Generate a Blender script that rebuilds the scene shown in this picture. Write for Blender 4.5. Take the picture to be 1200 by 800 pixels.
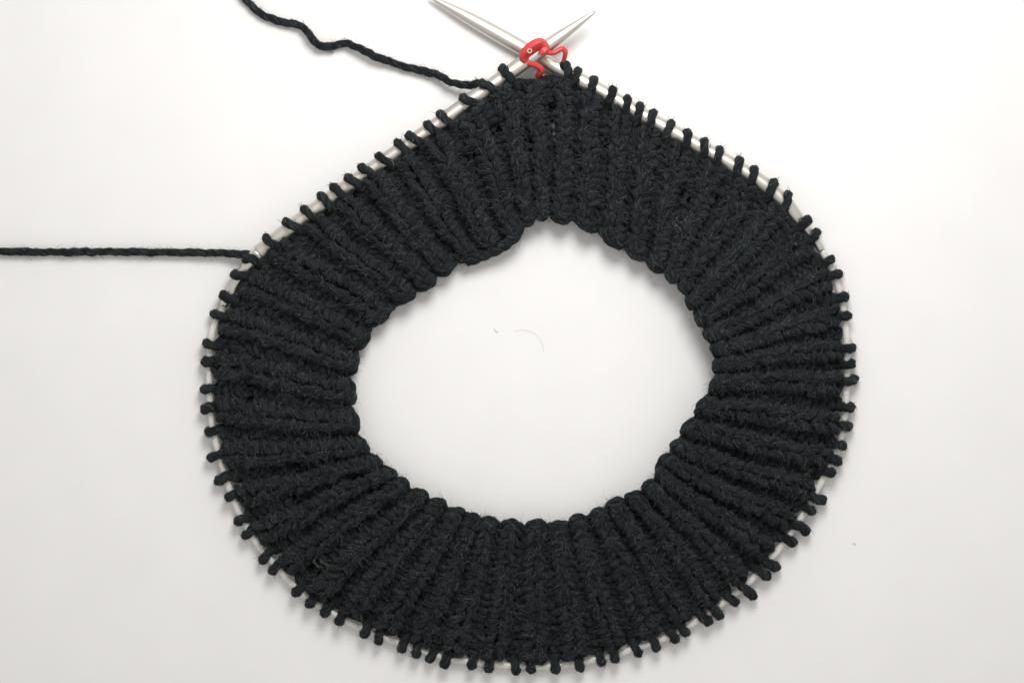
import bpy, math
import numpy as np

rng = np.random.default_rng(7)
for o in list(bpy.data.objects):
    bpy.data.objects.remove(o)
sc = bpy.context.scene
COL = sc.collection

# ------------------------------------------------------------------ scale, camera, light
S = 0.000225            # metres per layout unit (the frame is 1200 units = 27 cm wide)
H = 1900.0              # camera height in layout units

cam = bpy.data.cameras.new('camera')
cam.sensor_width = 36.0
cam.sensor_fit = 'HORIZONTAL'
cam.lens = 36.0 * H / 1200.0
cam.clip_start = 0.01
cam.clip_end = 20.0
cam.dof.use_dof = True
cam.dof.focus_distance = (H - 62.0) * S
cam.dof.aperture_fstop = 7.0
co = bpy.data.objects.new('camera', cam)
co.location = (0, 0, H * S)
COL.objects.link(co)
sc.camera = co

w = bpy.data.worlds.new('World')
sc.world = w
w.use_nodes = True
bg = w.node_tree.nodes['Background']
bg.inputs['Color'].default_value = (1.0, 0.980, 0.960, 1)
bg.inputs['Strength'].default_value = 0.635

def area(name, loc, size, power, col, target=(0, 0, 0)):
    l = bpy.data.lights.new(name, 'AREA')
    l.shape = 'DISK'
    l.size = size * S
    l.energy = power
    l.color = col
    o = bpy.data.objects.new(name, l)
    o.location = [c * S for c in loc]
    d = np.array(target, float) - np.array(loc, float)
    import mathutils
    o.rotation_euler = mathutils.Vector(d).to_track_quat('-Z', 'Y').to_euler()
    COL.objects.link(o)
    return o

area('window_lamp', (150, 800, 1040), 600, 0.67, (1.0, 0.992, 0.98), (0, 0, 0))

sc.view_settings.view_transform = 'Standard'
sc.view_settings.look = 'None'
sc.view_settings.exposure = 0.0
sc.view_settings.gamma = 1.0
sc.cycles.max_bounces = 8

# ------------------------------------------------------------------ helpers
def P(px, py, z=0.0):
    """photo position at height z -> layout coordinates"""
    k = (H - z) / H
    return np.array([(px - 600.0) * k, (400.0 - py) * k, z])

def PP(arr):
    arr = np.asarray(arr, float)
    return np.array([P(*a) for a in arr])

def catmull(pts, n, closed=False):
    """dense Catmull-Rom resample, n points per span"""
    p = np.asarray(pts, float)
    m = len(p)
    t = (np.arange(n) / n)[:, None]
    out = []
    spans = m if closed else m - 1
    for i in range(spans):
        if closed:
            a, b, c, d = p[(i - 1) % m], p[i], p[(i + 1) % m], p[(i + 2) % m]
        else:
            b, c = p[i], p[i + 1]
            a = p[i - 1] if i > 0 else 2 * b - c
            d = p[i + 2] if i + 2 < m else 2 * c - b
        out.append(0.5 * ((2 * b) + (c - a) * t + (2 * a - 5 * b + 4 * c - d) * t ** 2
                          + (3 * b - a - 3 * c + d) * t ** 3))
    out = np.concatenate(out)
    if not closed:
        out = np.vstack([out, p[-1]])
    return out

def arclen(p):
    return np.concatenate([[0], np.cumsum(np.linalg.norm(np.diff(p, axis=0), axis=1))])

def resample(p, step=None, n=None):
    s = arclen(p)
    if n is None:
        n = max(2, int(round(s[-1] / step)) + 1)
    q = np.linspace(0, s[-1], n)
    return np.stack([np.interp(q, s, p[:, k]) for k in range(p.shape[1])], 1)

def unit(v):
    return v / np.maximum(np.linalg.norm(v, axis=-1, keepdims=True), 1e-9)

def frames(p):
    T = unit(np.gradient(p, axis=0))
    N = np.empty_like(p)
    ref = np.array([0.0, 0, 1])
    if abs(T[0] @ ref) > 0.9:
        ref = np.array([1.0, 0, 0])
    n = ref - (ref @ T[0]) * T[0]
    n /= np.linalg.norm(n)
    for i in range(len(p)):
        n = n - (n @ T[i]) * T[i]
        n = n / max(np.linalg.norm(n), 1e-9)
        N[i] = n
    return T, N, np.cross(T, N)

class Geo:
    """collects vertices and faces of one mesh object"""
    def __init__(self):
        self.v = []; self.q = []; self.m = []; self.f = []; self.nv = 0
        self.samples = []
    def add(self, v, q, mat=0, f=None):
        self.f.append(np.zeros((len(v), 3)) if f is None else f)
        self.v.append(v); self.q.append(q + self.nv)
        self.m.append(np.full(len(q), mat, np.int32)); self.nv += len(v)
    def tube(self, p, r, sides=8, mat=0, lobes=0, depth=0.0, pitch=1.0, phase=0.0, caps=True,
             flat=None, keep=False, square=False):
        p = np.asarray(p, float); n = len(p)
        r = np.broadcast_to(np.asarray(r, float), (n,))
        T, N, B = frames(p)
        th = np.arange(sides) * 2 * np.pi / sides
        s = arclen(p)
        rr = r[:, None] * np.ones((1, sides))
        if square:
            rr = rr * ((np.abs(np.cos(th)) ** 5 + np.abs(np.sin(th)) ** 5) ** -0.2)[None] * 0.93
        if lobes:
            rr = rr * (1 + depth * np.cos(lobes * (th[None] - s[:, None] * pitch) + phase))
        c, sn = np.cos(th), np.sin(th)
        fx = fy = 1.0
        if flat is not None:
            fx, fy = flat
        v = p[:, None] + rr[..., None] * (c[None, :, None] * N[:, None] * fx + sn[None, :, None] * B[:, None] * fy)
        v = v.reshape(-1, 3)
        s0 = rng.random() * 500
        ang = th[None] - s[:, None] * pitch
        f = np.stack([np.cos(ang) * r[:, None], np.sin(ang) * r[:, None], np.broadcast_to(s[:, None] * .16 + s0, ang.shape)], -1).reshape(-1, 3)
        i = np.arange(n - 1)[:, None] * sides
        j = np.arange(sides)[None]
        j2 = (j + 1) % sides
        q = np.stack([i + j, i + j2, i + sides + j2, i + sides + j], -1).reshape(-1, 4)
        if caps:
            # tapered end rings closed on a point pair
            v = np.vstack([v, p[:1] - T[:1] * r[0] * 0.45, p[-1:] + T[-1:] * r[-1] * 0.45])
            a, b = n * sides, n * sides + 1
            jj = np.arange(sides); jj2 = (jj + 1) % sides
            q0 = np.stack([jj2, jj, np.full(sides, a), np.full(sides, a)], -1)
            e = (n - 1) * sides
            q1 = np.stack([e + jj, e + jj2, np.full(sides, b), np.full(sides, b)], -1)
            q = np.vstack([q, q0, q1])
            f = np.vstack([f, f[:1], f[-1:]])
        self.add(v, q, mat, f)
        if keep:
            self.samples.append((p, T, N, B, r))
    def fuzz(self, per_unit, mats, wts, lmin, lmax, lift, rad, zmin=-0.35, curl=0.5, along=0.9):
        """wool fibres rooted on the kept yarn tubes; each fibre is a thin 3-sided strand"""
        if not self.samples:
            return
        R0, D, NN = [], [], []
        for (p, T, N, B, r) in self.samples:
            s = arclen(p)
            cnt = rng.poisson(per_unit * s[-1])
            if cnt == 0:
                continue
            t = rng.random(cnt) * (len(p) - 1)
            i = np.minimum(t.astype(int), len(p) - 2); f = (t - i)[:, None]
            th = rng.random(cnt) * 2 * np.pi
            c, sn = np.cos(th)[:, None], np.sin(th)[:, None]
            n_ = c * N[i] + sn * B[i]
            b_ = -sn * N[i] + c * B[i]
            pos = p[i] * (1 - f) + p[i + 1] * f + n_ * (r[i][:, None] * rng.uniform(0.75, 1.02, (cnt, 1)))
            sg = np.where(rng.random((cnt, 1)) < 0.5, -1.0, 1.0)
            d = unit(sg * T[i] * along + sg * b_ * rng.normal(0.45, 0.35, (cnt, 1)) +
                     n_ * np.abs(rng.normal(lift, lift * 0.5, (cnt, 1))))
            # the nap is uneven: worn patches and fuller clumps
            den = 0.62 + 0.30 * np.sin(pos[:, 0] * .083 + 2 * np.sin(pos[:, 1] * .037)) + 0.22 * np.sin(pos[:, 1] * .117 + pos[:, 0] * .05 + 1)
            k = (n_[:, 2] > zmin) & (rng.random(cnt) < den)
            R0.append(pos[k]); D.append(d[k]); NN.append(n_[k])
        if not R0:
            return
        R0 = np.vstack(R0); D = np.vstack(D); NN = np.vstack(NN); n = len(R0)
        L = (lmin + (lmax - lmin) * rng.random(n) ** 2.0)[:, None]
        bend = rng.normal(0, curl, (n, 3))
        d1 = unit(D + bend - NN * 0.12)
        pts = np.stack([R0, R0 + D * L * .5, R0 + D * L * .5 + d1 * L * .5], 1)
        pts[..., 2] = np.maximum(pts[..., 2], 0.6)
        T = unit(pts[:, 2] - pts[:, 0])
        a = unit(np.cross(T, rng.normal(0, 1, (n, 3)))); b = np.cross(T, a)
        rr = rad * np.array([1, .9, .4])
        th = np.array([0, 2.094, 4.189])
        ring = np.cos(th)[None, :, None] * a[:, None] + np.sin(th)[None, :, None] * b[:, None]
        v = pts[:, :, None] + rr[None, :, None, None] * ring[:, None]
        v = v.reshape(-1, 3)
        base = (np.arange(n) * 9)[:, None, None]
        si = np.arange(2)[None, :, None] * 3; j = np.arange(3)[None, None]; j2 = (j + 1) % 3
        q = np.stack([base + si + j, base + si + j2, base + si + 3 + j2, base + si + 3 + j], -1).reshape(-1, 4)
        m = rng.choice(mats, n, p=wts)
        self.v.append(v); self.q.append(q + self.nv)
        self.m.append(np.repeat(m, 6).astype(np.int32)); self.nv += len(v)
        self.f.append(np.zeros((len(v), 3)))
    def build(self, name, mats, parent=None, origin=(0, 0, 0)):
        v = np.vstack(self.v) - np.asarray(origin, float)
        q = np.vstack(self.q); mi = np.concatenate(self.m)
        tri = q[:, 2] == q[:, 3]
        lens = np.where(tri, 3, 4)
        flat = q.reshape(-1)
        mask = np.ones(q.shape, bool); mask[tri, 3] = False
        flat = flat[mask.reshape(-1)].astype(np.int32)
        me = bpy.data.meshes.new(name)
        me.vertices.add(len(v)); me.vertices.foreach_set('co', (v * S).astype(np.float32).ravel())
        me.loops.add(len(flat)); me.loops.foreach_set('vertex_index', flat)
        me.polygons.add(len(q))
        st = np.concatenate([[0], np.cumsum(lens)[:-1]]).astype(np.int32)
        me.polygons.foreach_set('loop_start', st)
        try:
            me.polygons.foreach_set('loop_total', lens.astype(np.int32))
        except Exception:
            pass
        at = me.attributes.new('fibre_coord', 'FLOAT_VECTOR', 'POINT')
        at.data.foreach_set('vector', np.vstack(self.f).astype(np.float32).ravel())
        for mm in mats:
            me.materials.append(mm)
        me.polygons.foreach_set('material_index', mi)
        me.polygons.foreach_set('use_smooth', np.ones(len(q), bool))
        me.update(calc_edges=True)
        o = bpy.data.objects.new(name, me)
        o.location = [c * S for c in origin]
        COL.objects.link(o)
        if parent is not None:
            o.parent = parent
            o.matrix_parent_inverse.identity()
            o.location = [c * S - l for c, l in zip(origin, parent.location)]
        return o

def empty(name, loc=(0, 0, 0)):
    o = bpy.data.objects.new(name, None)
    o.empty_display_size = 0.01
    o.location = [c * S for c in loc]
    COL.objects.link(o)
    return o

def tag(o, label=None, cat=None, kind=None, group=None):
    for k, val in (('label', label), ('category', cat), ('kind', kind), ('group', group)):
        if val:
            o[k] = val
    return o

# ------------------------------------------------------------------ materials
def mat(name, col, rough=0.5, metal=0.0, spec=0.5, **kw):
    m = bpy.data.materials.new(name); m.use_nodes = True
    b = m.node_tree.nodes['Principled BSDF']
    b.inputs['Base Color'].default_value = (*col, 1)
    b.inputs['Roughness'].default_value = rough
    b.inputs['Metallic'].default_value = metal
    b.inputs['Specular IOR Level'].default_value = spec
    for k, v in kw.items():
        b.inputs[k].default_value = v
    return m, b

def noise_color(m, b, c0, c1, scale, detail=3, lo=0.3, hi=0.7, bump=0.0, bscale=None, dist=0.0005):
    nt = m.node_tree
    tc = nt.nodes.new('ShaderNodeTexCoord')
    n = nt.nodes.new('ShaderNodeTexNoise'); n.inputs['Scale'].default_value = scale
    n.inputs['Detail'].default_value = detail
    nt.links.new(tc.outputs['Object'], n.inputs['Vector'])
    cr = nt.nodes.new('ShaderNodeValToRGB')
    cr.color_ramp.elements[0].position = lo; cr.color_ramp.elements[0].color = (*c0, 1)
    cr.color_ramp.elements[1].position = hi; cr.color_ramp.elements[1].color = (*c1, 1)
    nt.links.new(n.outputs['Fac'], cr.inputs['Fac'])
    nt.links.new(cr.outputs['Color'], b.inputs['Base Color'])
    if bump:
        n2 = nt.nodes.new('ShaderNodeTexNoise'); n2.inputs['Scale'].default_value = bscale or scale * 3
        n2.inputs['Detail'].default_value = 4
        nt.links.new(tc.outputs['Object'], n2.inputs['Vector'])
        bp = nt.nodes.new('ShaderNodeBump'); bp.inputs['Strength'].default_value = bump
        bp.inputs['Distance'].default_value = dist
        nt.links.new(n2.outputs['Fac'], bp.inputs['Height'])
        nt.links.new(bp.outputs['Normal'], b.inputs['Normal'])

wool, b = mat('charcoal_wool', (0.015, 0.017, 0.019), 0.95, spec=0.15)
b.inputs['Sheen Weight'].default_value = 0.03
b.inputs['Sheen Roughness'].default_value = 0.6
nt = wool.node_tree
at = nt.nodes.new('ShaderNodeAttribute'); at.attribute_name = 'fibre_coord'
nf = nt.nodes.new('ShaderNodeTexNoise'); nf.inputs['Scale'].default_value = 0.36
nf.inputs['Detail'].default_value = 5; nf.inputs['Roughness'].default_value = 0.65
nt.links.new(at.outputs['Vector'], nf.inputs['Vector'])
cr = nt.nodes.new('ShaderNodeValToRGB')
for e, (pos, c) in zip(cr.color_ramp.elements, ((.38, (.0028, .0038, .0044)), (.66, (.0260, .0318, .0352)))):
    e.position = pos; e.color = (*c, 1)
nt.links.new(nf.outputs['Fac'], cr.inputs['Fac'])
nt.links.new(cr.outputs['Color'], b.inputs['Base Color'])
bp = nt.nodes.new('ShaderNodeBump'); bp.inputs['Strength'].default_value = 1.0
bp.inputs['Distance'].default_value = 0.0005
nt.links.new(nf.outputs['Fac'], bp.inputs['Height']); nt.links.new(bp.outputs['Normal'], b.inputs['Normal'])
fib_dark, _ = mat('wool_fibre_dark', (0.010, 0.012, 0.013), 0.85, spec=0.25)
fib_mid, _ = mat('wool_fibre_mid', (0.100, 0.114, 0.122), 0.75, spec=0.3)
fib_light, _ = mat('wool_fibre_light', (0.17, 0.165, 0.16), 0.7, spec=0.35)
WOOL = [wool, fib_dark, fib_mid, fib_light]

metal, b = mat('satin_needle_metal', (0.72, 0.70, 0.65), 0.46, 1.0)
noise_color(metal, b, (0.64, 0.61, 0.555), (0.69, 0.66, 0.60), 300, 3, .3, .7, 0.06, 9000, 0.0002)
joint_m, _ = mat('polished_joint_metal', (0.72, 0.70, 0.65), 0.36, 1.0)
cable_m, _ = mat('clear_cable_plastic', (0.93, 0.91, 0.86), 0.18, 0.0, 0.5,
                 **{'Transmission Weight': 0.40, 'IOR': 1.4})
red_m, b = mat('red_marker_plastic', (0.60, 0.055, 0.048), 0.40, 0.0, 0.5,
               **{'Subsurface Weight': 0.15, 'Subsurface Radius': (0.0008, 0.0002, 0.0002), 'Subsurface Scale': 1.0})
noise_color(red_m, b, (0.54, 0.045, 0.042), (0.66, 0.065, 0.055), 500, 2, .3, .7)
mark_m, _ = mat('pale_moulding_mark', (0.85, 0.60, 0.56), 0.5)
table_m, b = mat('white_table_top', (0.80, 0.795, 0.785), 0.55, 0.0, 0.3)
noise_color(table_m, b, (0.795, 0.785, 0.775), (0.82, 0.81, 0.80), 60, 5, .3, .7, 0.05, 1800, 0.0002)
hair_m, _ = mat('stray_fibre', (0.55, 0.53, 0.50), 0.6)
dust_m, _ = mat('dust', (0.30, 0.28, 0.25), 0.9)

# ------------------------------------------------------------------ the table
g = Geo()
n = 12; x = np.linspace(-3200, 3200, n); X, Y = np.meshgrid(x, x)
v = np.stack([X.ravel(), Y.ravel(), np.zeros(n * n)], 1)
i, j = np.meshgrid(np.arange(n - 1), np.arange(n - 1)); k = (j * n + i).ravel()
g.add(v, np.stack([k, k + 1, k + n + 1, k + n], -1))
tag(g.build('table_top', [table_m]), 'plain white table top under the knitting', kind='structure')

# ------------------------------------------------------------------ needle and cable layout
RN = 8.8        # needle radius
RC = 3.7        # cable radius
RY = 4.9        # yarn radius
# the two straight needles (photo x, photo y, height)
left_line = [(697, 14, 31), (640, 55, 28.6), (580, 98, 26), (534, 131, 24), (494, 159, 22), (438, 197, 20),
             (388, 232, 18), (350, 260, 16.5), (303, 296, 14.5)]
right_line = [(503, -4, 9.5), (560, 27.5, 9.5), (600, 50, 9.6), (664, 86, 10.6), (705, 108, 11.6), (752, 135, 12.8),
              (812, 168, 14), (852, 190, 14.5), (892, 214, 14.5), (922, 239, 14)]
left_joint = [(303, 296, 14.5), (286, 317, 13), (273, 338, 11.5), (262, 358, 10)]
right_joint = [(922, 239, 14), (938, 259, 13), (952, 277, 11.5), (963, 293, 10)]
cable_line = [(x_, y_, 9.0) for x_, y_ in (
    (963, 293), (974, 312), (982, 334), (988, 360), (992, 392), (993, 425), (992, 457), (990, 487), (985, 514), (977, 538),
    (961, 567), (939, 606), (911, 645), (882, 678), (846, 707), (812, 730), (778, 748), (736, 762), (698, 772), (667, 778),
    (637, 780.5), (612, 780), (590, 779), (536, 773), (509, 767), (457, 749), (411, 730), (374, 709), (356, 697), (334, 675),
    (304, 640), (290, 619), (279, 597), (269, 573), (254, 523), (248, 494), (245.5, 464), (245, 436), (246, 412), (249, 387),
    (262, 358))]

# outer boundary of the fabric, clockwise from the gap at the top (photo px)
outer_px = [(618, 92, 22), (642, 88, 17)] + right_line[3:] + right_joint[1:] + cable_line[1:] + left_joint[::-1][1:] \
    + left_line[::-1][1:7] + [(596, 90, 26)]
OUT = catmull(PP(outer_px), 12, True)
OUT = np.vstack([OUT, OUT[:1]])
OS = arclen(OUT)

# loops seen on the needle: photo position of each head, clockwise; gap stitches have none
heads = [(661, 72), (677, 82), (695, 92), (717, 104), (734, 115), (749, 122), (764, 132), (785, 144), (804, 154), (824, 165),
         (842, 175), (864, 189), (882, 199), (904, 214), (921, 226), (946, 256), (956, 270), (977, 301), (986, 318),
         (995, 345), (996, 369), (0, 0, 997, 390), (1004, 408), (1002, 425), (1007, 444), (1003, 477), (999, 500), (993, 522),
         (987, 542), (979, 555), (968, 588), (955, 602), (949, 625), (934, 637), (914, 668), (903, 678),
         (885, 701), (865, 709), (846, 725), (834, 731), (806, 745), (794, 751), (771, 764), (750, 769), (722, 776),
         (707, 779), (681, 787), (652, 787), (622, 789), (605, 789), (571, 788), (552, 785), (519, 783), (502, 776), (487, 771),
         (470, 764), (442, 755), (425, 746), (395, 732), (379, 722), (361, 712), (345, 696), (316, 672), (304, 659),
         (284, 630), (275, 613), (264, 584), (252, 565), (243, 538), (240, 507), (235, 480), (235, 455), (235, 425), (237, 402),
         (247, 366), (259, 345), (272, 321), (286, 301), (311, 278), (334, 261), (355, 245), (375.5, 231), (392.5, 221),
         (406, 209), (424.5, 198), (443, 185), (465, 169), (478, 160), (497.5, 145), (514.5, 134), (539, 116), (562, 98),
         (585, 77)]
# correspondence outer -> inner edge (photo px), clockwise from the top
pairs = [((618, 95), (628, 254)), ((661, 84), (655, 258)), ((695, 98), (684, 268)), ((717, 112), (703, 280)), ((749, 132), (734, 297)),
         ((785, 152), (760, 309)), ((824, 174), (781, 319)), ((864, 197), (795, 332)), ((904, 222), (804, 348)),
         ((935, 254), (813, 364)), ((960, 288), (822, 378)), ((982, 334), (834, 398)), ((992, 392), (842, 420)),
         ((993, 425), (843, 434)), ((992, 457), (838, 451)), ((990, 487), (829, 469)), ((985, 514), (818, 487)),
         ((977, 538), (808, 504)), ((961, 567), (798, 520)), ((939, 606), (784, 537)), ((911, 645), (779, 553)),
         ((882, 678), (768, 569)), ((846, 707), (748, 581)), ((812, 730), (727, 592)), ((778, 748), (706, 601)),
         ((736, 762), (684, 608)), ((698, 772), (662, 614)), ((637, 780), (636, 618)), ((590, 779), (606, 618)),
         ((536, 773), (577, 614)), ((480, 758), (550, 607)), ((430, 738), (524, 598)), ((374, 709), (497, 584)),
         ((334, 675), (472, 570)), ((290, 619), (449, 553)), ((269, 573), (431, 538)), ((254, 523), (419, 519)),
         ((247, 480), (411, 497)), ((245, 436), (409, 462)), ((249, 387), (413, 434)), ((273, 338), (425, 408)),
         ((303, 296), (444, 384)), ((340, 268), (468, 361)), ((388, 232), (499, 342)), ((430, 203), (527, 322)),
         ((470, 175), (556, 301)), ((510, 147), (584, 285)), ((545, 123), (603, 272)), ((580, 98), (615, 259))]
# height of the inner edge above the table along the correspondences
lift = np.array([15, 17, 18, 19, 20, 21, 22, 24, 26, 28, 31, 34, 36, 36, 34, 30, 27, 25, 25, 26, 24,
                 20, 18, 17, 16, 15, 15, 15, 15, 15, 15, 15, 15, 15, 15, 15, 15, 15, 15, 15, 15,
                 15, 15, 15, 15, 15, 16, 17, 16], float)

def nearest_s(q):
    d = np.linalg.norm(OUT[:, :2] - q[None, :2], axis=1)
    return OS[np.argmin(d)]

pair_s = np.array([nearest_s(P(a[0], a[1], 14)) for a, _ in pairs])
pair_s[0] = OS[np.argmin(np.linalg.norm(OUT[:200, :2] - P(618, 92, 26)[None, :2], axis=1))]
order = np.argsort(pair_s)
pair_s = pair_s[order]
INN = np.array([P(b_[0], b_[1], l) for (_, b_), l in zip(pairs, lift)])[order]
TOT = OS[-1]
# the traced edge is the outline; step back from it by the part of the cast-on loops that stands out
_t = np.roll(INN, -1, 0) - np.roll(INN, 1, 0)
_o = unit(np.stack([-_t[:, 1], _t[:, 0], 0 * _t[:, 0]], 1))
_k = np.where(INN[:, 1] > -60, 1.0, 0.0) * np.where(INN[:, 0] > 130, 3.5, 8.5)
_k[(INN[:, 0] > -50) & (INN[:, 0] < 20) & (INN[:, 1] > 100)] = 1.5      # the flap left of the join hangs lower
INN = INN + _o * _k[:, None]
ps = np.concatenate([pair_s - TOT, pair_s, pair_s + TOT]); pin = np.vstack([INN] * 3)

def inner_at(s):
    acc = 0
    for ds in (-34, -17, 0, 17, 34):           # a little smoothing along the edge
        acc = acc + np.stack([np.interp(s + ds, ps, pin[:, k]) for k in range(3)], -1)
    return acc / 5

def outer_at(s):
    s = np.mod(s, TOT)
    return np.stack([np.interp(s, OS, OUT[:, k]) for k in range(3)], -1)

# columns of stitches, in order round the ring
cols = []
for h in heads:
    if len(h) == 4:
        cols.append((nearest_s(P(h[2], h[3], 12)), None))
    else:
        cols.append((nearest_s(P(h[0], h[1], 14)), h))
s_gap0 = cols[-1][0]; s_gap1 = cols[0][0] + TOT
n_gap = 3
for k in range(n_gap):
    cols.append((s_gap0 + (s_gap1 - s_gap0) * (k + 1) / (n_gap + 1), None))
cols.sort(key=lambda c: c[0] % TOT if c[0] < TOT else c[0])
if len(cols) % 2:
    raise RuntimeError('odd number of columns')
NCOL = len(cols)
cs_raw = np.array([c[0] for c in cols])
# evenly smoothed column stations for the fabric itself
cs = cs_raw.copy()
for _ in range(3):
    ext = np.concatenate([[cs[-1] - TOT], cs, [cs[0] + TOT]])
    cs = 0.5 * ext[1:-1] + 0.25 * (ext[:-2] + ext[2:])
cext = np.concatenate([cs - TOT, cs, cs + TOT]); uext = np.arange(-NCOL, 2 * NCOL)

ROWS = 17
def surf(u, v):
    """fabric mid surface; u in columns, v in rows (0 = cast-on edge, ROWS = needle)"""
    s = np.interp(u, uext, cext)
    a = inner_at(s); b = outer_at(s)
    inward = unit((a - b) * np.array([1, 1, 0]))
    b = b + inward * np.interp(b[..., 2], [9.5, 12], [12.5, 13.5])[..., None]
    f = (v / ROWS)[..., None]
    m = a * (1 - f) + b * f
    m[..., 2] += 5.0 * np.sin(np.pi * np.clip(f[..., 0], 0, 1)) + 2.5 * np.sin(0.55 * u + 1) * (1 - f[..., 0])
    # a lazy sideways wander of the ribs
    tang = np.stack([-inward[..., 1], inward[..., 0], 0 * inward[..., 0]], -1)
    m = m + tang * (3.0 * np.sin(u * 0.41 + v * 0.22) * np.sin(np.pi * np.clip(f[..., 0], 0, 1)))[..., None]
    return m, tang, inward

def wobble(p, amp=1.1):
    q = p
    w1 = np.stack([np.sin(q[:, 1] * .21 + q[:, 0] * .13), np.sin(q[:, 0] * .19 - q[:, 1] * .11 + 2), np.sin(q[:, 0] * .16 + q[:, 1] * .17 + 4)], 1)
    w2 = np.stack([np.sin(q[:, 1] * .47 + 1), np.sin(q[:, 0] * .43 + q[:, 2] * .3), np.sin(q[:, 0] * .39 - q[:, 1] * .36)], 1)
    return p + amp * (0.6 * w1 + 0.4 * w2)

KNIT = np.array([(-.50, -.05, -3.0), (-.27, .06, 1.5), (-.15, .40, 8.8), (-.27, .86, 9.2), (-.36, 1.14, 3.0), (-.2, 1.36, 0.0),
                 (0, 1.42, -1.5)])
KNIT = np.vstack([KNIT, KNIT[-2::-1] * np.array([-1, 1, 1])])
PURL = np.array([(-.50, -.05, -3.0), (-.30, .06, -7.5), (-.2, .40, -9.8), (-.33, .84, -10.0), (-.36, 1.12, -7.0), (-.2, 1.30, -4.6),
                 (0, 1.36, -4.0)])
PURL = np.vstack([PURL, PURL[-2::-1] * np.array([-1, 1, 1])])
KW, PW = 0.66, 0.34
# places where the groove is stretched open and the table shows through
HOLES = np.array([P(x_, y_, 8)[:2] for x_, y_ in ((630, 133), (629, 150), (629, 166), (629, 182), (583, 158), (546, 192), (668, 186), (706, 172),
                 (808, 240), (801, 254), (850, 248), (797, 268), (302, 457), (345, 568), (356, 560), (372, 655), (365, 661))])

def fib(g, dens=1.0):
    g.fuzz(4.2 * dens, [1, 2, 3], [.50, .47, .03], 2.5, 9.5, 0.28, 0.23, zmin=0.2, curl=0.45)
    g.fuzz(1.5 * dens, [1, 2, 3], [.50, .46, .04], 3, 18, 0.7, 0.13, zmin=-0.3, curl=0.6)

ring = empty('knitted_ribbing', P(620, 440, 0))
tag(ring, 'charcoal wool ribbed knitting gathered into a ring on the white table', 'knitting')

open_at = set()
_mid = {(c_, r_): surf(np.array([c_ * 1.0]), np.array([r_ + .6]))[0][0][:2] for c_ in range(1, NCOL, 2) for r_ in range(1, ROWS - 1)}
_key = list(_mid); _pos = np.array([_mid[k_] for k_ in _key])
for h_ in HOLES:
    d_ = np.hypot(*(_pos - h_).T)
    if d_.min() < 24:
        open_at.add(_key[int(d_.argmin())])

for ci in range(NCOL):
    knit = ci % 2 == 0
    ctrl = KNIT if knit else PURL
    wd = KW if knit else PW
    g = Geo()
    for r in range(ROWS):
        c = ctrl.copy()
        if (ci, r) in open_at:                    # stretched open: only the strand between the ribs is left
            c = np.array([(-.5, -.05, -3), (-.25, .02, -4.5), (0, .05, -5), (.25, .02, -4.5), (.5, -.05, -3)])
        c[:, 2] *= 0.86 + 0.16 * math.sin(ci * .21 + r * .10 + .6) + 0.10 * math.sin(ci * .53 - r * .31)
        jit = rng.normal(0, 1, c.shape) * np.array([.05, .10, 1.0]); jit[0] = jit[-1] = 0
        c[0, 2] = c[-1, 2] = -3.0
        c = c + jit
        shift, wk = 0.0, 1.0
        if knit:                                  # stitches beside an open place lean away from it
            for dr in (-1, 0):
                if ((ci + 1) % NCOL, r + dr) in open_at: shift -= 0.14; wk *= 0.84
                if ((ci - 1) % NCOL, r + dr) in open_at: shift += 0.14; wk *= 0.84
        xc = 2 * wd * wk * c[:, 0] + ci + shift * (1 - np.abs(2 * c[:, 0]) ** 6)
        yc = c[:, 1] + r
        m, tang, inw = surf(xc, np.minimum(yc, ROWS + 0.6))
        p = m + np.array([0, 0, 1.0]) * (c[:, 2:3] + 4.0)
        p = catmull(p, 2)
        p = wobble(p, 1.6)
        p[:, 2] = np.maximum(p[:, 2], RY + 0.4)
        ry = 4.5 * rng.uniform(.92, 1.08)
        hole = (ci, r) in open_at
        if hole or (ci, r + 1) in open_at:
            ry *= 0.50
        g.tube(p, ry, 8, 0, 2, 0.10, 0.22, rng.random() * 6, caps=False, keep=not hole)
    fib(g, 1.08 if knit else 0.5)
    g.build('knit_rib' if knit else 'purl_groove', WOOL, ring, surf(np.array([ci * 1.0]), np.array([8.0]))[0][0])

# the cast-on edge: one rounded double loop at the foot of every rib
for ci in range(0, NCOL, 2):
    g = Geo()
    edge_jit = rng.normal(0, 0.15)
    for (ctrl) in ([(-.98, .55, -8), (-.74, .05, -4), (-.42, -.45, 2), (0, -.62, 5), (.42, -.42, 2), (.74, .1, -4), (.98, .55, -8)],
                   [(-.75, .5, -11), (-.45, -.1, -8), (0, -.32, -6), (.45, -.1, -8), (.75, .5, -11)],
                   [(-.62, .9, 2), (-.35, .25, 7), (0, .02, 8.5), (.35, .25, 7), (.62, .9, 2)]):
        c = np.array(ctrl, float) + rng.normal(0, 1, (len(ctrl), 3)) * np.array([.04, .07, .6])
        m, tang, inw = surf(c[:, 0] + ci, c[:, 1] + edge_jit)
        p = m + np.array([0, 0, 1.0]) * (c[:, 2:3] + 4)
        p = wobble(catmull(p, 4), 0.8)
        p[:, 2] = np.maximum(p[:, 2], RY + .4)
        g.tube(p, RY * rng.uniform(.95, 1.1), 9, 0, 2, 0.10, 0.22, rng.random() * 6, keep=True)
    fib(g, 1.0)
    g.build('cast_on_loop', WOOL, ring, surf(np.array([ci * 1.0]), np.array([0.0]))[0][0])

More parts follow.
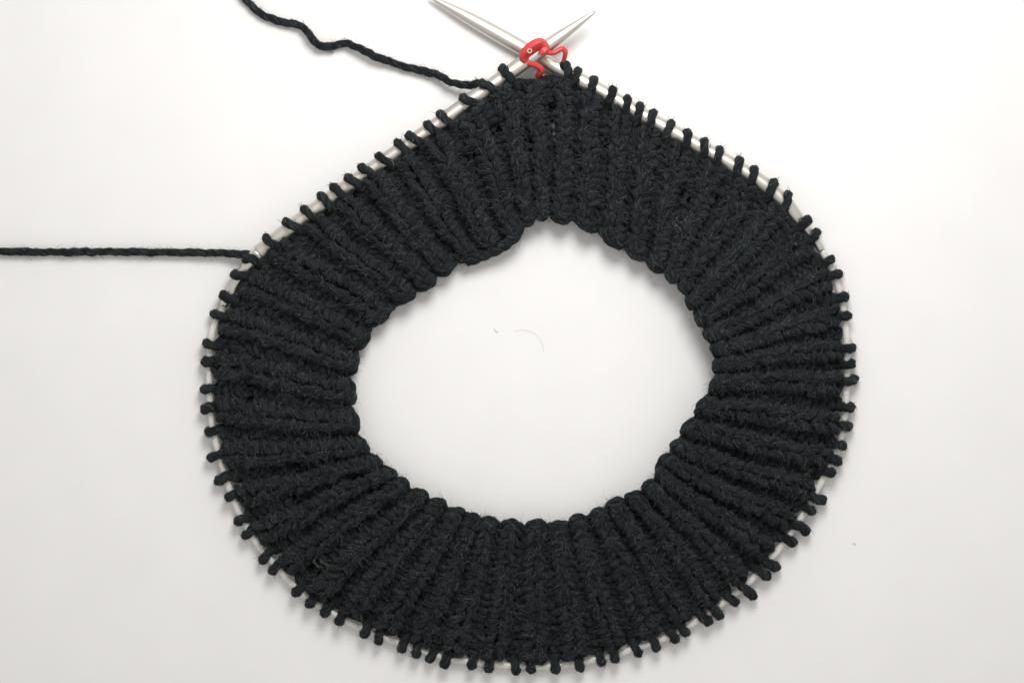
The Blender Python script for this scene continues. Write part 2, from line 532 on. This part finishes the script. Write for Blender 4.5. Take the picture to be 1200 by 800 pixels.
# the smooth cord of the cast-on that closes the flap left of the join, and the curl at lower right
for pts, rad in (([(546, 307, 15), (562, 301, 17), (580, 293, 20), (594, 286, 23), (604, 277, 25), (608, 267, 26), (603, 259, 26), (595, 253, 24)], 6.3),
                 ([(772, 562, 14), (773, 549, 18), (777, 539, 23), (785, 535, 25), (792, 541, 24), (796, 552, 20)], 5.4)):
    p = wobble(catmull(PP(pts), 7), 0.7)
    g = Geo()
    g.tube(p, rad, 14, 0, 3, 0.10, 0.16, keep=True)
    fib(g, 1.3)
    g.build('cast_on_cord', WOOL, ring, p[len(p) // 2])

# the strand that bridges the first and the last stitch
g = Geo()
for pts in ([(586, 104, 18), (600, 99, 20), (616, 97, 18), (632, 97, 15), (648, 92, 12), (658, 96, 10)],
            [(590, 110, 16), (606, 106, 16), (622, 104, 15), (638, 102, 13), (652, 104, 10)]):
    p = wobble(catmull(PP(pts), 6), 1.0)
    g.tube(p, RY, 10, 0, 2, 0.1, 0.2, keep=True)
fib(g, 1.0)
g.build('bridging_strand', WOOL, ring, P(618, 97, 18))

# live stitches hanging on the needle
def path_radius(s):
    q = outer_at(np.array([s]))[0]
    best = []
    for line, rad in ((left_line, RN), (right_line, RN), (left_joint, 6.0), (right_joint, 6.0), (cable_line, RC)):
        L = catmull(PP(line), 8)
        best.append((np.min(np.linalg.norm(L - q, axis=1)), rad))
    return min(best)[1]

for ci, (s, h) in enumerate(cols):
    if h is None:
        continue
    q = outer_at(np.array([s]))[0]
    rn = path_radius(s)
    e = 8.0
    tg = unit((outer_at(np.array([s + e]))[0] - outer_at(np.array([s - e]))[0]) * np.array([1, 1, 0]))
    outw = np.array([-tg[1], tg[0], 0.0])
    hz = q[2]
    hp = P(h[0], h[1], hz)
    ext = max(float((hp - q) @ outw), rn + 3.0)             # how far the head stands outside the needle
    hq = q + outw * 0 + tg * float((hp - q) @ tg)
    up = np.array([0, 0, 1.0])
    skew = 0.30 if rn > 5 else 0.10
    skew += rng.normal(0, 0.10)
    ry = RY * rng.uniform(1.0, 1.18) * (0.92 if rn > 6.5 else 1.0)
    def pt(o, z, k=1.0):
        return hq + outw * o - tg * skew * (o - ext) * k + up * z
    target = surf(np.array([ci * 1.0]), np.array([ROWS - 1.0]))[0][0]
    foot = pt(-rn - 12, -5 + rng.normal(0, 1)); foot = 0.6 * foot + 0.4 * np.array([target[0], target[1], foot[2]])
    e2 = ext - ry
    p = [foot, pt(-rn - 2, rn * .6 + 1), pt(-rn * .45, rn + ry * .85), pt(rn * .35, rn + ry * .9), pt(max(e2 * .75, rn * .8), rn * .72 + ry * .45),
         pt(e2, 0), pt(max(e2 * .7, rn * .5), -rn * .7 - ry * .4), pt(0, -rn - ry * .75), pt(-rn - 8, -rn - 1)]
    p = np.array(p)
    p[1:-1] += rng.normal(0, 0.65, (len(p) - 2, 3)) * np.array([1, 1, .5])
    p = catmull(p, 5)
    p[:, 2] = np.maximum(p[:, 2], ry * .9 + .3)
    g = Geo()
    hd = np.exp(-((np.arange(len(p)) - 23) / 6.0) ** 2)
    g.tube(p, ry * (0.98 + 0.08 * hd), 12, 0, 3, 0.10, 0.20, rng.random() * 6, keep=True)
    g.fuzz(1.3, [1, 2, 3], [.6, .38, .02], 4, 11, 0.14, 0.34, curl=0.3)
    g.fuzz(0.6, [1, 2, 3], [.5, .46, .04], 3, 11, 0.7, 0.11, zmin=-.6, curl=0.6)
    g.build('live_stitch', WOOL, ring, hq)

# loose strands of the same yarn
def strand(name, pts, label, step=3.2):
    p = resample(catmull(PP(pts), 10), step)
    p = wobble(p, 0.5)
    g = Geo()
    rad = RY * (0.90 + 0.05 * np.sin(np.arange(len(p)) * .31) + 0.03 * np.sin(np.arange(len(p)) * .83))
    g.tube(p, rad, 14, 0, 3, 0.11, 0.155, 0.4, keep=True)
    g.fuzz(2.6, [1, 2, 3], [.6, .39, .01], 4, 11, 0.12, 0.26, zmin=-.6, curl=0.25)
    g.fuzz(1.2, [1, 2, 3], [.5, .46, .04], 3, 13, 0.7, 0.11, zmin=-.8, curl=0.6)
    o = g.build(name, WOOL, ring, p[len(p) // 2])
    tag(o, label)

strand('yarn_tail', [(-120, 293, 6), (-40, 294, 6), (0, 294.5, 6), (60, 295.5, 6.5), (120, 295, 6.5), (180, 295.5, 7), (230, 296, 8), (262, 296.5, 10),
                     (284, 298, 12), (300, 300, 9), (318, 312, 7)], 'straight loose yarn end running off to the left')
strand('working_yarn', [(268, -30, 6), (278, -14, 6), (287, -2, 6), (297, 9, 6), (310, 18.5, 6), (327, 25, 6), (345, 28.5, 7), (356, 33, 9), (365, 44, 11),
                        (374, 53.5, 9), (390, 54, 7), (405, 51, 8), (420, 56, 11), (437, 65, 12), (457, 72.5, 9), (480, 80, 7), (500, 84, 8),
                        (515, 89, 12), (530, 97, 15), (547, 100, 19), (560, 98, 24), (572, 101, 22), (580, 112, 16)],
       'wavy loose yarn leading off past the top edge')

# ------------------------------------------------------------------ the circular needle
cn = empty('circular_needle', P(612, 400, 0))
tag(cn, 'silver circular knitting needle with clear cable threaded through the knitting', 'knitting needle')

def needle(line):
    p = resample(catmull(PP(line), 10), 3.0)
    s = arclen(p)
    r = np.interp(s, [0, 2, 10, 25, 50, 75, 100, 1e4], [1.4, 2.0, 3.1, 4.9, 7.2, 8.3, RN, RN])
    g = Geo(); g.tube(p, r, 32)
    return g.build('needle_shaft', [metal], cn, p[len(p) // 2])

needle(left_line); needle(right_line)
for jl in (left_joint, right_joint):
    p = resample(catmull(PP(jl), 12), 2.0)
    s = arclen(p) / arclen(p)[-1]
    r = np.interp(s, [0, .25, .6, .93, 1], [RN, RN * .86, 5.6, 4.9, 4.4])
    g = Geo(); g.tube(p, r, 28)
    g.build('cable_joint', [joint_m], cn, p[len(p) // 2])
p = resample(catmull(PP(cable_line), 10), 5.0)
g = Geo(); g.tube(p, RC, 20)
g.build('cable', [cable_m], cn, p[len(p) // 2])

# ------------------------------------------------------------------ red locking stitch marker
sm = empty('stitch_marker', P(628, 66, 40))
tag(sm, 'small red plastic locking stitch marker clipped where the needles cross', 'stitch marker')
def redtube(name, pts, rad, flat=None, sides=24, n=8, m=red_m, square=False):
    p = catmull(PP([(x_, y_, z_ - 9) for x_, y_, z_ in pts]), n)
    r = np.interp(np.linspace(0, 1, len(p)), np.linspace(0, 1, len(rad)), rad)
    g = Geo(); g.tube(p, r, sides, flat=flat, square=square)
    o = g.build(name, [m], sm, p[len(p) // 2])
    return o
# broad clip arching over the needle
redtube('clip_body', [(619.5, 74, 40), (614.5, 68.5, 45), (615.5, 63, 49), (621, 57.5, 52), (628, 52.5, 53), (634, 51.5, 51.5), (638.5, 55.5, 49), (639.5, 60, 46)],
        [4.0, 5.8, 6.9, 7.0, 6.8, 6.4, 5.6, 4.2], flat=(0.70, 1.0), square=True)
redtube('clasp', [(633, 62.5, 50), (637, 60, 51), (641, 57, 50.5)], [3.4, 4.2, 3.4], square=True)
redtube('hook', [(618, 73, 42), (624, 75, 40), (630, 77.5, 37), (634, 81.5, 33), (632.5, 86, 28), (630, 90, 22)], [4.2, 3.9, 3.6, 3.8, 4.2, 3.6])
redtube('pin', [(639, 60, 48), (643, 62, 46), (649, 62, 44), (654, 59.5, 43), (659, 57.5, 42), (662.5, 60.5, 40), (662, 66, 36), (660, 72, 31)],
        [3.2, 2.8, 2.8, 3.0, 3.1, 3.0, 2.7, 2.4])
th = np.linspace(0, 2 * np.pi, 25)
cx, cy, cz = 620.6, 59.8, 49.2
p = np.array([P(cx + 2.3 * math.cos(a), cy + 2.3 * math.sin(a), cz - 0.6 * math.cos(a)) for a in th])
g = Geo(); g.tube(p, 0.55, 8, caps=False)
g.build('moulded_ring_mark', [mark_m], sm, p[0])

# ------------------------------------------------------------------ tiny stray bits on the table
def stray(name, pts, rad, label, cat):
    p = catmull(PP(pts), 8)
    g = Geo(); g.tube(p, rad, 6)
    tag(g.build(name, [hair_m], None, p[0]), label, cat)
stray('stray_hair', [(603, 388, .6), (613, 386, 1.2), (624, 389, 1.5), (632, 396, 1.2), (636, 404, 1), (637, 412, .6)], 0.12,
      'fine pale curled hair lying on the table inside the ring', 'hair')
stray('lint_fibre', [(579, 385, .6), (581, 388, .9), (584, 389, .6)], 0.28, 'tiny lint fibre on the table left of the curled hair', 'lint')
stray('dust_speck', [(1000, 636, .8), (1001.4, 637, 1.0), (1002, 638, .8)], 0.6, 'tiny dark dust speck on the bare table right of the ring', 'speck')
